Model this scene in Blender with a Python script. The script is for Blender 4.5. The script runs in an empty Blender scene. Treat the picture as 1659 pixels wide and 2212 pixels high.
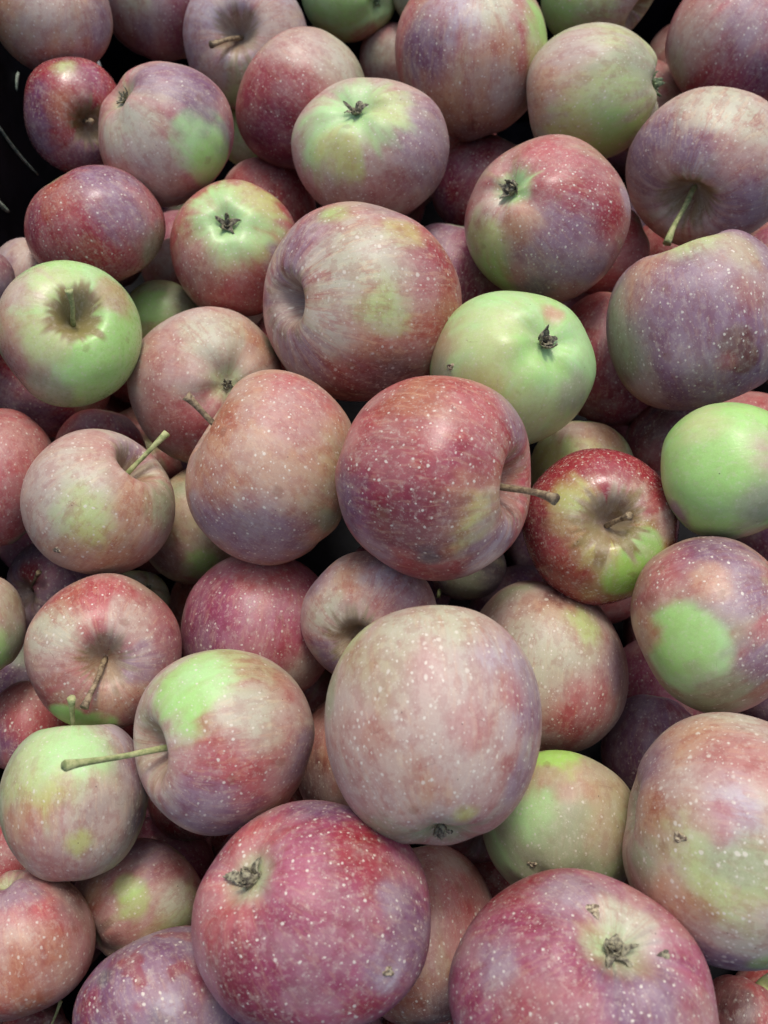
import bpy, math, random
import numpy as np
from mathutils import Vector, Matrix

# ------------------------------------------------------------------ camera, light, exposure
scene = bpy.context.scene
COL = scene.collection
W2, H2 = 829.5, 1106.0                    # half size of the measuring grid used for the fruit table
VFOV = math.radians(60)
FPX = H2 / math.tan(VFOV / 2)
TILT = math.radians(23)
D0 = 0.37
FWD = np.array([0, math.sin(TILT), -math.cos(TILT)])
UP = np.array([0, math.cos(TILT), math.sin(TILT)])
RT = np.array([1.0, 0, 0])
CAM = -FWD * D0
cd = bpy.data.cameras.new('camera')
cam = bpy.data.objects.new('camera', cd)
COL.objects.link(cam)
cam.matrix_world = Matrix(((1, 0, 0, CAM[0]), (0, UP[1], -FWD[1], CAM[1]), (0, UP[2], -FWD[2], CAM[2]), (0, 0, 0, 1)))
cd.sensor_fit = 'VERTICAL'
cd.sensor_height = 6.0
cd.angle = VFOV
cd.clip_start = 0.01
cd.clip_end = 50
cd.dof.use_dof = True
cd.dof.focus_distance = 0.345
cd.dof.aperture_fstop = 2.2
scene.camera = cam

world = bpy.data.worlds.new('World')
scene.world = world
world.use_nodes = True
wn = world.node_tree.nodes
sky = wn.new('ShaderNodeTexSky')
sky.sky_type = 'NISHITA'
sky.sun_disc = False
SUN_EL, SUN_AZ = math.radians(64), math.radians(8)      # azimuth from +Y towards +X
sky.sun_elevation = SUN_EL
sky.sun_rotation = SUN_AZ
sky.air_density = 1.0
sky.dust_density = 4.0
sky.ozone_density = 1.0
world.node_tree.links.new(sky.outputs[0], wn['Background'].inputs[0])
wn['Background'].inputs[1].default_value = 0.15
sd = bpy.data.lights.new('sun', 'SUN')
sd.energy = 1.0
sd.angle = math.radians(12)
sd.color = (1.0, 0.985, 0.93)
so = bpy.data.objects.new('sun', sd)
COL.objects.link(so)
sdir = Vector((math.sin(SUN_AZ) * math.cos(SUN_EL), math.cos(SUN_AZ) * math.cos(SUN_EL), math.sin(SUN_EL)))
so.rotation_euler = sdir.to_track_quat('Z', 'Y').to_euler()
so.location = sdir * 2
scene.view_settings.view_transform = 'Standard'
scene.view_settings.look = 'None'
scene.view_settings.exposure = 0.52
scene.view_settings.gamma = 1.0
scene.cycles.use_denoising = True
scene.cycles.max_bounces = 10

# ------------------------------------------------------------------ palette (skin colours)
def lin(c):
    c = np.array(c, float) / 255.0
    return np.where(c <= 0.04045, c / 12.92, ((c + 0.055) / 1.055) ** 2.4)
PAL = dict(G=(156, 191, 108), g=(168, 197, 134), B=(160, 196, 92), k=(150, 149, 116), Y=(178, 170, 102), y=(176, 182, 120),
           T=(168, 146, 112), t=(178, 168, 142), P=(170, 116, 108), p=(180, 150, 136), R=(144, 46, 54), r=(168, 80, 80),
           D=(118, 38, 52), V=(112, 72, 98), v=(140, 106, 120), L=(172, 150, 158), M=(134, 56, 80), m=(160, 86, 104),
           O=(160, 96, 70), o=(178, 130, 102), N=(110, 66, 62), K=(96, 82, 88))
PAL = {k_: lin(v_) * np.array([.945, 1.03, .995]) for k_, v_ in PAL.items()}

# ------------------------------------------------------------------ fruit table
# cx, cy, rx, ry, order, pole (kind, u, v, facing), stem end (u, v, reach) or None, base colour, colour areas,
# options, label.  All positions are on the measuring grid.
A = [
 (108, 28, 136, 138, 3.5, ('c', 130, -60, 1), None, 'o', 'R 200 110 70;D 90 140 60;v 215 30 60;p 110 -10 90', dict(dot=.6),
  'orange-tan apple with a dark red underside in the top left corner of the pile'),
 (345, -8, 138, 145, 3.4, ('s', 330, -120, 1), None, 'v', 'O 250 70 50;r 400 40 60;p 300 0 50;D 330 120 60;t 300 -20 40', dict(dot=.8),
  'violet apple cut by the top edge between the orange-tan corner one and the lavender one'),
 (531, 82, 136, 155, 4, ('s', 512, 66, 1), (455, 98, .75), 'L', 'p 600 60 80;k 520 170 50;g 500 205 40;p 460 170 40', dict(dot=.3, rus=.8, streak=1.3),
  'pale lavender-pink apple with a short brown stem pointing left at the top of the pile'),
 (755, -18, 104, 110, 3, ('c', 845, 10, .7), None, 'g', 'G 760 -10 60;O 790 80 40;Y 700 70 40', dict(dot=.2, gloss=.4),
  'small green apple cut by the top edge, its calyx turned to the right'),
 (652, 214, 143, 157, 4.5, ('c', 800, 330, .35), None, 'P', 'R 590 200 95;t 740 110 90;p 640 90 60;M 570 290 70;k 780 150 40;D 620 350 60', dict(gloss=.4),
  'red apple with a tan shoulder behind and left of the green-topped apple'),
 (800, 325, 171, 158, 6, ('c', 768, 238, 1), None, 'p', 'v 925 300 95;g 765 240 100;g 700 290 90;Y 730 330 60;y 850 230 50;V 960 380 60;O 740 420 40;r 860 400 50;R 900 430 25', dict(calsz=1.25, dot=1.0, gloss=.25),
  'green-topped apple with a dark calyx and a violet right cheek near the top centre'),
 (868, 135, 92, 88, 1, ('s', 900, 20, -1), None, 'P', 't 820 120 40;p 840 170 40', dict(),
  'tan-pink apple seen only as a sliver under the small green apple at the top'),
 (945, -30, 100, 95, 2.5, ('s', 900, -90, -1), None, 't', 'k 870 20 60', dict(),
  'greenish tan apple peeping out left of the tall striped apple at the top'),
 (1018, 122, 165, 184, 5, ('s', 1030, -50, .3), None, 'P', 'V 920 110 70;L 1010 20 70;t 1060 20 50;G 1160 70 60;y 1150 140 45;o 1060 200 90;O 1080 120 25;o 960 240 70;N 1010 290 60;p 1100 200 50', dict(dot=1.1, streak=1.3),
  'tall striped violet and tan apple with a green right edge, at the top'),
 (1298, -18, 133, 120, 4, ('s', 1400, 45, 1), None, 'y', 'G 1200 30 80;T 1300 60 60;p 1370 10 50;v 1410 60 40', dict(rus=.9),
  'green and tan apple cut by the top edge with its hollow turned right'),
 (1280, 200, 143, 152, 5.5, ('c', 1432, 190, .10), None, 't', 'o 1190 180 90;k 1380 150 60;y 1300 260 90;G 1300 310 90;p 1240 90 60;Y 1240 270 50', dict(calsz=2.2, dot=.7, gloss=.15),
  'tan apple fading to green below, its grey calyx turned to the right, upper right'),
 (1592, 92, 156, 162, 5, ('c', 1700, -60, 1), None, 'r', 'M 1600 170 70;v 1620 60 70;p 1500 60 70;T 1460 120 40;V 1640 160 50;R 1560 150 60', dict(dot=.9, gloss=.2),
  'red and violet apple in the top right corner'),
 (1532, 362, 181, 176, 6.5, ('s', 1478, 430, 1), (1440, 526, .92), 'p', 'V 1400 300 80;V 1390 400 50;O 1440 350 40;r 1590 380 60;t 1560 240 80;v 1500 330 50;v 1590 460 70;R 1560 320 30;o 1480 520 40', dict(dot=.5, rus=1.0, streak=1.5, gloss=.3),
  'streaked violet and tan apple at the right edge with a pale green stem pointing down'),
 (163, 250, 112, 128, 4, ('s', 192, 262, 1), (196, 262, .5), 'R', 'V 80 260 55;y 150 150 26;v 210 330 60;M 190 160 40;O 150 240 40;v 90 320 50', dict(gloss=.9, rus=1.0, dot=.5),
  'glossy red apple with a small yellow patch beside the black crate wall'),
 (359, 290, 147, 158, 5, ('c', 243, 195, .38), None, 'P', 'g 435 295 74 .12;G 455 335 56 .2;V 420 190 85;V 485 270 40;v 330 160 60;t 280 290 70;p 330 390 90;O 390 390 30', dict(dot=.6),
  'dusty pink apple with a bare pale green patch on its right side, upper left'),
 (205, 492, 153, 136, 6, ('c', 300, 600, -1), None, 'r', 'V 230 390 80;V 80 480 50;R 190 530 100;k 335 520 50;v 270 430 70;O 120 430 50', dict(dot=1.1, gloss=.7),
  'deep red speckled apple with a violet top lying against the black crate wall'),
 (508, 537, 141, 150, 6, ('c', 489, 484, 1), None, 'r', 'y 510 480 120;g 495 480 95;Y 560 420 50;P 420 580 60;r 540 630 70;v 610 560 40', dict(calsz=1.3, dot=.9, gloss=.45),
  'apple with a broad pale green top and red underside, left of the big streaked one'),
 (575, 448, 108, 110, 1, ('s', 560, 560, -1), None, 'R', 'r 540 370 50;P 500 370 30', dict(),
  'bright red apple seen as an arc between the two green-topped apples'),
 (783, 651, 215, 216, 7, ('s', 640, 645, 1), None, 'P', 'v 640 560 110;v 620 700 90;o 760 700 130;t 780 560 100;R 930 560 70;O 950 640 60;Y 860 500 45;B 725 470 34;V 830 450 60;y 820 660 50;t 700 720 60;N 800 810 90;v 660 760 60;r 760 780 50;O 860 500 30', dict(dot=.5, rus=.6, streak=1.7, dots2=1, cavw=.14),
  'big streaked tan and violet apple with an empty stem hollow turned left, above the centre'),
 (1050, 405, 118, 118, 1, ('s', 1000, 500, -1), None, 'R', 'M 990 360 60;V 950 450 50;D 1060 310 60', dict(dot=.7),
  'crimson apple wedged in the gap left of the red apple with a green heel'),
 (1183, 473, 180, 183, 7, ('c', 1113, 402, 1), None, 'P', 'R 1240 390 110;r 1210 330 80;R 1310 470 70;L 1355 440 26;p 1080 450 70;g 1120 385 42;y 1060 520 60;G 1060 600 80;v 1210 540 90;o 1130 480 40;v 1290 580 50;K 1160 620 40', dict(calsz=1.4, dot=1.2, gloss=.6, side=1),
  'speckled red apple with a green lower left heel and a dark torn calyx, upper right'),
 (970, 610, 125, 128, 2, ('c', 950, 720, -1), None, 'V', 'M 1000 540 50;D 1020 620 50', dict(dot=.6),
  'violet apple half hidden behind the right side of the big streaked apple'),
 (147, 721, 160, 159, 7, ('s', 162, 672, 1), (149, 627, .62), 'g', 'y 100 620 80;G 240 700 90;G 200 790 90;p 30 640 60;o 20 740 60;P 50 800 80;r 240 620 50;k 120 850 60;T 250 640 26;y 90 730 50', dict(gloss=.7, rus=1.2, dot=.3, streak=.6),
  'green apple with a brown star of russet round its stem, at the left edge'),
 (62, 605, 85, 92, 3, ('s', 40, 700, -1), None, 'L', 'p 60 540 40', dict(dot=.2),
  'lavender sliver of an apple between the crate wall and the deep red speckled apple'),
 (-38, 600, 72, 66, 3.5, ('s', -60, 700, -1), None, 'V', 'D 0 560 40', dict(dot=.2),
  'dark violet apple just showing at the left edge above the green stemmed apple'),
 (348, 692, 88, 88, 3, ('c', 300, 700, .5), None, 'y', 'k 380 640 50;G 320 660 40', dict(dot=.2, gloss=.3),
  'small pale yellow-green apple deep between the left green apple and the salmon one'),
 (442, 833, 168, 171, 6.5, ('c', 487, 828, 1), None, 'p', 'P 350 780 90;r 400 920 80;T 480 740 80;o 540 740 60;P 330 900 60;k 595 730 30;R 390 960 50;t 450 720 70', dict(dot=.7, calsz=.45, gloss=.1),
  'dusty salmon-pink apple with a shallow hollow, its stemless end half covered by the orange one'),
 (588, 1010, 188, 212, 9, ('s', 452, 905, .15), (400, 856, .55), 'o', 'o 560 980 150;O 470 900 80;r 640 860 90;v 560 1160 110;v 470 1120 60;T 690 1000 90;R 545 1075 22;O 480 1050 50;o 600 960 90;P 620 900 60;k 700 1130 40', dict(dot=1.3, gloss=.1),
  'orange-tan heavily speckled apple with a stub stem at its upper left, left of the centre'),
 (935, 1033, 212, 222, 10, ('s', 1112, 1052, .42), (1200, 1078, .85), 'r', 'R 880 960 120;R 900 1060 130;O 930 870 80;M 1000 1010 60;V 765 1080 70;v 810 1180 60;O 860 900 50;R 1040 1010 60;o 1010 1130 90;Y 1015 1140 60;O 960 1090 40;D 900 1130 80;v 1060 1180 90;v 1090 900 60;K 925 1190 26;r 1010 870 70;L 1060 1190 50', dict(dot=.9, rus=.5, streak=1.2, gloss=.6),
  'big crimson apple at the centre with a stem poking out to the right'),
 (1108, 797, 180, 169, 8, ('c', 1178, 745, 1), None, 'g', 'y 1060 760 110;T 955 760 50;Y 1040 880 70;y 1150 900 70;k 1240 850 50;o 1200 680 25;G 1180 770 70;k 960 820 40', dict(calsz=1.7, gloss=.5, dot=.35, scar=(972, 790), streak=.3),
  'plain pale green apple with an open calyx and a small brown scar at its left'),
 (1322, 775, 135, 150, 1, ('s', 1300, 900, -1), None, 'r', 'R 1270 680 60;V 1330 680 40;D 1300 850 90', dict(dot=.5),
  'dim red apple in the deep gap between the plain green apple and the grey-violet one'),
 (1512, 691, 203, 196, 7.4, ('c', 1470, 520, .05), None, 'v', 'k 1360 760 80;k 1340 640 50;y 1500 530 60;o 1400 600 60;v 1530 680 120;N 1585 735 34 .25;N 1600 770 30 .25;O 1610 640 36;O 1400 840 50;T 1600 560 50;O 1380 570 26;r 1570 770 20', dict(dot=1.2, cala=.34, calw=.36),
  'lumpy grey-violet apple with red blotches and a dented top, at the right edge'),
 (1577, 1018, 150, 149, 7.7, ('c', 1720, 1000, .2), None, 'G', 'p 1650 990 50;G 1530 1040 110;V 1560 1160 50;v 1480 1110 30;O 1650 1160 40;y 1520 920 50;k 1640 1100 60', dict(gloss=.5, dot=.05, streak=.3),
  'smooth plain green apple cut by the right edge below the lumpy grey-violet one'),
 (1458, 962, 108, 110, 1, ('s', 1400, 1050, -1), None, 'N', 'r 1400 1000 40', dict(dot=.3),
  'dark brownish red apple in the shadow behind the smooth green apple on the right'),
 (1258, 1012, 116, 103, 3, ('s', 1250, 1100, -1), None, 'y', 'o 1290 930 60;p 1230 930 40;Y 1170 1000 50', dict(dot=.5),
  'yellow and peach apple peeping above the glossy red one with a green heel'),
 (1298, 1138, 170, 170, 7.5, ('s', 1322, 1132, 1), (1362, 1113, .5), 'R', 'R 1300 1010 110;Y 1245 1080 52;y 1240 1120 46;p 1370 1070 50;Y 1370 1220 90;G 1390 1190 52 .22;B 1350 1245 50 .25;Y 1290 1190 45;r 1200 1160 60;D 1160 1130 40;O 1240 1250 60;p 1440 1130 30', dict(gloss=1.0, rus=1.5, dot=.8),
  'glossy red apple with yellow and green patches round a stubby stem, right of the centre'),
 (-22, 1034, 132, 171, 6, ('s', -60, 900, .3), None, 'r', 'P 20 930 60;O 90 930 40;r 60 1050 60;R 10 1100 50;k 60 1180 50', dict(dot=.7),
  'red apple cut by the left edge beside the tan apple with an upright stem'),
 (215, 985, 104, 102, 2, ('s', 200, 1080, -1), None, 'R', 'M 200 910 40;V 270 910 35', dict(dot=.5),
  'dark red arc of an apple just behind the tan apple with an upright stem'),
 (211, 1085, 168, 159, 7.6, ('s', 292, 1000, .55), (360, 936, .88), 'p', 'P 180 980 90;v 300 960 50;t 160 1060 90;y 190 1120 70;Y 200 1160 50;o 290 1090 60;o 150 1200 70;k 350 1080 50;p 100 1040 50;o 250 1190 50', dict(dot=.8, rus=.7, scar=(123, 1187), streak=1.2),
  'tan-pink apple with an upright stem leaning right and a yellow-green belly, left'),
 (420, 1132, 122, 130, 2, ('c', 340, 1020, -1), None, 'T', 'o 440 1080 50;G 430 1215 38;N 345 1190 50;t 460 1140 40;k 390 1060 30', dict(dot=.4),
  'tan and green apple tucked under the left side of the orange-tan speckled one'),
 (112, 1268, 100, 106, 2, ('s', 20, 1290, .7), (84, 1236, .95), 'V', 'm 100 1250 40;V 120 1310 50;R 60 1240 30', dict(dot=1.6, dotn=2),
  'small violet apple with dense pale dots and an olive stem, at the left'),
 (222, 1408, 171, 170, 7.2, ('s', 222, 1428, 1), (182, 1528, .8), 'P', 'r 200 1300 80;R 330 1320 60;M 340 1400 60;t 110 1370 70;r 120 1460 60;R 100 1500 40;G 150 1545 48 .15;G 210 1555 36 .2;o 260 1500 50;p 280 1340 50;v 300 1440 40;O 150 1290 40', dict(dot=1.0, rus=.7, streak=1.3, gloss=.5),
  'red and tan apple with a brown stem hanging down over a small green patch, left'),
 (-48, 1355, 103, 118, 7, ('s', -80, 1250, .2), None, 'p', 'G 0 1420 60;k 30 1390 40;T 10 1300 50', dict(dot=.5),
  'half pink, half green apple cut by the left edge'),
 (555, 1352, 166, 160, 5, ('c', 520, 1500, -1), None, 'm', 'M 480 1330 100;V 430 1370 60;m 600 1340 90;O 550 1250 40;r 620 1420 60;R 560 1390 30;r 560 1240 70;p 640 1450 50', dict(dot=.8, gloss=.4),
  'bright pink-red apple in shade under the orange-tan speckled one'),
 (800, 1338, 151, 148, 6, ('s', 760, 1395, .85), None, 'p', 'v 680 1260 50;o 770 1270 50;L 850 1260 60;M 920 1290 40;t 700 1340 60;v 700 1420 50;N 790 1210 40;P 820 1320 50;M 870 1330 40', dict(dot=.2, rus=1.4, streak=1.3, gloss=.4, cavw=.15),
  'dusty pink apple with an olive hollow half covered by the biggest pale one'),
 (936, 1567, 235, 260, 10.5, ('c', 958, 1802, .30), None, 'p', 'y 790 1380 50;P 900 1600 150;k 720 1500 50;P 1000 1450 110;L 1060 1480 120;v 1130 1520 80;p 950 1560 150;r 1090 1490 40;o 900 1700 60;O 830 1600 40;p 830 1700 90;T 850 1420 90;r 1000 1560 40;k 850 1790 60;v 1110 1680 60;t 950 1370 90;k 950 1810 80;Y 1000 1740 24;R 1080 1640 22', dict(calsz=.7, dot=1.6, cala=.15, calw=.30, lump=.5, rib=.1, dots2=1),
  'largest dusty pink apple with pale dots, its calyx end turned down, below the centre'),
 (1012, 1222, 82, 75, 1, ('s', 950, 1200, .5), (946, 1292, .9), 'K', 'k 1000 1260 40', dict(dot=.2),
  'dull grey-brown apple in the dark gap right under the big crimson apple'),
 (1178, 1440, 180, 186, 5, ('c', 1150, 1640, -1), None, 'p', 'k 1110 1300 50;p 1120 1380 90;P 1170 1500 60;o 1210 1330 60;t 1190 1430 90;r 1260 1520 70;y 1260 1360 40;v 1320 1440 50;R 1220 1580 50;N 1200 1300 30', dict(dot=1.3, dots2=1),
  'pink-tan apple with pale dots and green shoulder, right behind the largest one'),
 (1546, 1351, 184, 193, 8, ('c', 1760, 1240, .15), None, 'P', 'k 1495 1440 140;g 1490 1425 100 .16;G 1480 1400 80 .3;V 1550 1200 90;r 1450 1240 60;R 1400 1290 50;v 1600 1280 60;v 1630 1440 60;o 1540 1260 40;o 1400 1380 50;k 1560 1500 70;T 1420 1480 40', dict(dot=1.1, gloss=.35),
  'violet-red apple with a large round bare green patch, at the right edge'),
 (62, 1572, 98, 102, 3, ('s', 40, 1680, -1), None, 'r', 'P 60 1510 50;V 10 1600 50;r 60 1560 50', dict(dot=1.2),
  'salmon-red speckled apple at the left edge above the upright-stemmed green and tan one'),
 (158, 1733, 163, 172, 8, ('s', 158, 1572, .1), (154, 1508, .85), 't', 'g 110 1640 110;y 60 1680 70;g 160 1660 70;Y 110 1740 60;o 60 1780 60;P 120 1850 90;v 290 1680 70;L 250 1600 60;p 200 1790 80;K 290 1790 40;Y 170 1820 26', dict(dot=.6, streak=1.3, cala=.02, rib=.2, stem=1),
  'green and tan apple with a short stem standing straight up, lower left'),
 (484, 1604, 196, 202, 9, ('s', 330, 1622, .45), (137, 1656, 1.35), 'p', 'y 480 1440 90;G 390 1500 75;g 450 1490 70;G 420 1560 50;T 560 1460 60;P 560 1640 110;r 480 1680 90;v 430 1740 80;V 500 1790 70;P 350 1670 40;v 650 1650 50;t 540 1560 60;T 310 1560 40;r 620 1500 40;R 620 1740 40', dict(dot=1.0, rus=.5, streak=1.3),
  'tan apple with a green shoulder and a long stem stretching to the left'),
 (758, 1640, 110, 148, 2, ('s', 760, 1760, -1), None, 'o', 'P 700 1550 60;N 690 1700 60', dict(dot=.6),
  'brownish tan apple squeezed between the long-stemmed apple and the largest one'),
 (1214, 1790, 173, 170, 6, ('s', 1230, 1590, -.5), None, 'k', 'B 1215 1655 66 .1;o 1180 1715 50;o 1280 1700 50;k 1200 1800 100;g 1150 1780 60;k 1090 1870 90;g 1080 1850 50;T 1320 1690 70;k 1240 1870 90;T 1320 1790 50;O 1235 1718 24', dict(dot=.6, scar=(1150, 1868), streak=.6),
  'grey-green apple with a bright lime band on its top, under the largest one'),
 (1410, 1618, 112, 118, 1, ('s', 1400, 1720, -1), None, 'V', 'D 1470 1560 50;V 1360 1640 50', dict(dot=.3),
  'dark violet apple deep in the gap above the tall tan apple on the right'),
 (1582, 1818, 238, 280, 9, ('s', 1740, 1840, -.2), None, 'p', 'o 1500 1600 90;v 1400 1680 90;P 1600 1650 90;o 1420 1780 60;O 1480 1790 60;y 1560 1900 110;k 1600 1860 70;V 1530 2070 90;V 1600 2080 60;o 1480 1960 60;O 1540 1980 40;L 1600 1760 60;k 1420 1900 50;r 1560 1790 40;B 1650 2060 30', dict(dot=1.5, dots2=1, scar=(1470, 1810), rib=.4),
  'tall tan apple with large pale dots and a violet underside, at the right edge'),
 (672, 1990, 259, 262, 9.5, ('c', 548, 1903, 1), None, 'm', 'M 700 1950 150;r 520 1850 110;r 480 2000 120;R 800 1860 80;R 830 1930 50;V 890 2040 80;V 720 1750 70;P 540 1930 50;D 560 2110 110;m 640 1900 70;M 660 2100 110;v 830 2100 60;t 520 1890 44;R 790 2180 60;L 840 2120 30;v 850 1960 30', dict(calsz=1.5, dot=1.3, gloss=.3, scar=(840, 2095)),
  'big red-pink apple with pale dots and a grey calyx, bottom centre left'),
 (922, 2020, 152, 205, 3, ('s', 950, 2240, -1), None, 'P', 'p 980 1880 60;r 1000 1950 70;O 900 2150 70;N 950 2200 70;o 870 1870 40', dict(dot=1.0),
  'salmon-brown apple filling the gap between the two big pink apples at the bottom'),
 (1262, 2172, 294, 297, 10, ('c', 1338, 2054, 1), None, 'm', 'm 1250 2070 180;R 1090 1920 110;M 1180 2150 170;v 1230 1930 90;p 1370 2000 90;t 1370 1980 66;V 1420 2170 120;R 1490 2190 50;O 1280 2010 34;O 1410 2080 40;t 1300 2040 30;R 1120 2200 70;v 1060 2120 60;R 1240 2190 50', dict(calsz=1.1, dot=1.5, gloss=.25, scar=(1283, 1966), scar2=(1437, 2063)),
  'largest pink-purple apple with a torn calyx and scars, cut by the bottom edge'),
 (45, 2040, 162, 168, 7, ('s', 100, 2230, -.3), None, 'P', 'r 70 1950 90;p 40 2060 60;R 160 2030 60;O 60 2120 90;v 20 1920 60;N 150 1950 50', dict(dot=.6),
  'dull reddish brown apple in the bottom left corner'),
 (297, 1944, 144, 135, 4, ('s', 420, 1860, -.3), None, 'P', 'B 274 1925 34 .35;B 290 1962 38 .35;y 380 1990 50;v 330 1840 70;R 370 1890 40;o 200 1920 40;k 410 1850 40;t 370 1960 40;N 200 2010 50', dict(dot=.6),
  'red apple with a lime green stripe, lower left between brown and purple ones'),
 (348, 2182, 192, 183, 7.5, ('c', 400, 2330, .2), None, 'V', 'V 330 2080 110;v 300 2160 90;v 380 2170 70;D 260 2080 26;K 220 2110 22;K 340 2190 30;R 195 2150 22;R 410 2110 26;V 400 2050 60;L 350 2180 30;R 290 2140 14;R 290 2175 14;R 440 2150 30', dict(dot=1.0, blot=1),
  'purple apple with dark red blotches at the bottom left'),
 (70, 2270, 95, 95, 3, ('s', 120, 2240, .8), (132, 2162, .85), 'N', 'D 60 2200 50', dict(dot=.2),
  'shaded apple at the very bottom left with a pale twisted stem'),
 (1600, 2205, 92, 100, 3, ('c', 1625, 2110, -.2), None, 'r', 'P 1580 2150 40;N 1600 2190 50', dict(dot=.7),
  'dim red apple right of the largest pink-purple one at the bottom edge'),
 (1705, 2190, 90, 95, 2, ('c', 1625, 2125, .8), None, 't', 'y 1640 2150 40;T 1650 2190 40', dict(dot=.4),
  'pale tan-green apple just showing in the bottom right corner'),
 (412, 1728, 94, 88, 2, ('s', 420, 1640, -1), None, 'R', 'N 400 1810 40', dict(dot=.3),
  'dark red sliver of an apple under the long-stemmed tan apple'),
 (298, 1298, 70, 66, 1.5, ('c', 335, 1250, .8), None, 'k', 'T 320 1260 30', dict(dot=.2),
  'grey-green apple tucked behind the top right of the one with a hanging stem'),
 (368, 580, 62, 66, 1, ('s', 300, 500, -1), None, 'P', 'p 360 560 30', dict(dot=.3),
  'small pinkish apple in the gap right of the deep red speckled one'),
 (548, 300, 78, 80, .8, ('s', 500, 400, -1), None, 'G', 'k 520 330 30', dict(dot=.1),
  'green apple almost buried left of the green-topped apple with a violet cheek'),
]
N = len(A)

# ------------------------------------------------------------------ where each fruit lies in the heap
def unproject(u, v):
    x, y = (u - W2) / FPX, -(v - H2) / FPX
    return x * RT + y * UP + FWD                      # forward component 1
def sphere_from_outline(cx, cy, rx, ry):
    """direction and tan-size of a ball whose outline has this centre and mean radius"""
    x, y = (cx - W2) / FPX, -(cy - H2) / FPX
    rr = math.hypot(x, y)
    r = math.sqrt(rx * ry) / FPX
    th, al = math.atan(rr), math.atan(r) * math.cos(math.atan(rr))
    for _ in range(60):
        a_ = (math.tan(th + al) - math.tan(th - al)) / 2
        c_ = (math.tan(th + al) + math.tan(th - al)) / 2
        b_ = math.sin(al) / math.sqrt(max(1e-6, math.cos(th) ** 2 - math.sin(al) ** 2))
        al *= r / math.sqrt(a_ * b_)
        th += (rr - c_) * math.cos(th) ** 2
    s = math.tan(th) / rr if rr > 1e-6 else 1
    d = (x * s) * RT + (y * s) * UP + FWD
    return d / np.linalg.norm(d), math.sin(al)
dirs = np.zeros((N, 3)); sal = np.zeros(N); pri = np.zeros(N)
for i, a in enumerate(A):
    dirs[i], sal[i] = sphere_from_outline(*a[:4])
    pri[i] = a[4]
hz = (pri - 7.5) * 0.0085
t = (CAM[2] - hz) / (-dirs[:, 2])
hid = pri <= 3
cosang = dirs @ dirs.T
al = np.arcsin(sal)
ang = np.arccos(np.clip(cosang, -1, 1))
ov = (ang < (al[:, None] + al[None, :]) * 0.98) & ~np.eye(N, dtype=bool)
front = (pri[:, None] > pri[None, :]) & ov
WALLX = -0.203
m1 = np.zeros(N); m2 = np.zeros(N)
for it in range(3500):
    R = t * sal
    P = CAM + t[:, None] * dirs
    dlt = P[:, None, :] - P[None, :, :]
    dist = np.sqrt((dlt ** 2).sum(2)) + 1e-6 + np.eye(N)
    g = 2 * (R - 0.0352) / 0.0045 ** 2 * sal * np.where(hid, .4, 1)
    g += 2 * (P[:, 2] - hz) / 0.016 ** 2 * dirs[:, 2] * np.where(hid, .2, 1)
    pen = np.maximum(0, 0.955 * (R[:, None] + R[None, :]) - dist); np.fill_diagonal(pen, 0)
    dd = (dlt / dist[:, :, None] * dirs[:, None, :]).sum(2)          # d dist / d t_i
    g += (2 * pen / 0.0011 ** 2 * (0.955 * sal[:, None] - dd)).sum(1)
    od = t[:, None] - t[None, :] + 0.010                              # i in front of j
    vio = np.where(front, np.maximum(0, od), 0)
    g += (2 * vio / 0.004 ** 2).sum(1) - (2 * vio / 0.004 ** 2).sum(0)
    wv = np.maximum(0, WALLX - (P[:, 0] - R))
    g += 2 * wv / 0.002 ** 2 * (sal - dirs[:, 0])
    m1 = .9 * m1 + .1 * g; m2 = .99 * m2 + .01 * g * g
    t = t - (0.0012 if it < 2000 else 0.0003) * m1 / (np.sqrt(m2) + 1e-6)
R = t * sal
P = CAM + t[:, None] * dirs
print('radius range', R.min().round(4), R.max().round(4), 'worst overlap mm', (pen.max() * 1000).round(2))

# ------------------------------------------------------------------ numpy noise
_rng = np.random.RandomState(7)
_lat = _rng.rand(32, 32, 32)
def vnoise(p):
    i = np.floor(p).astype(int); f = p - i
    f = f * f * (3 - 2 * f)
    i &= 31; j = (i + 1) & 31
    o = 0
    for dx in (0, 1):
        for dy in (0, 1):
            for dz in (0, 1):
                w = (f[:, 0] if dx else 1 - f[:, 0]) * (f[:, 1] if dy else 1 - f[:, 1]) * (f[:, 2] if dz else 1 - f[:, 2])
                o = o + w * _lat[(j if dx else i)[:, 0], (j if dy else i)[:, 1], (j if dz else i)[:, 2]]
    return o * 2 - 1
def fbm(p, n=3):
    return sum(vnoise(p * 2.03 ** k + 5.3 * k) / 2 ** k for k in range(n)) / 1.6
def smooth(a, b, x):
    q = np.clip((x - a) / (b - a), 0, 1)
    return q * q * (3 - 2 * q)

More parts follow.
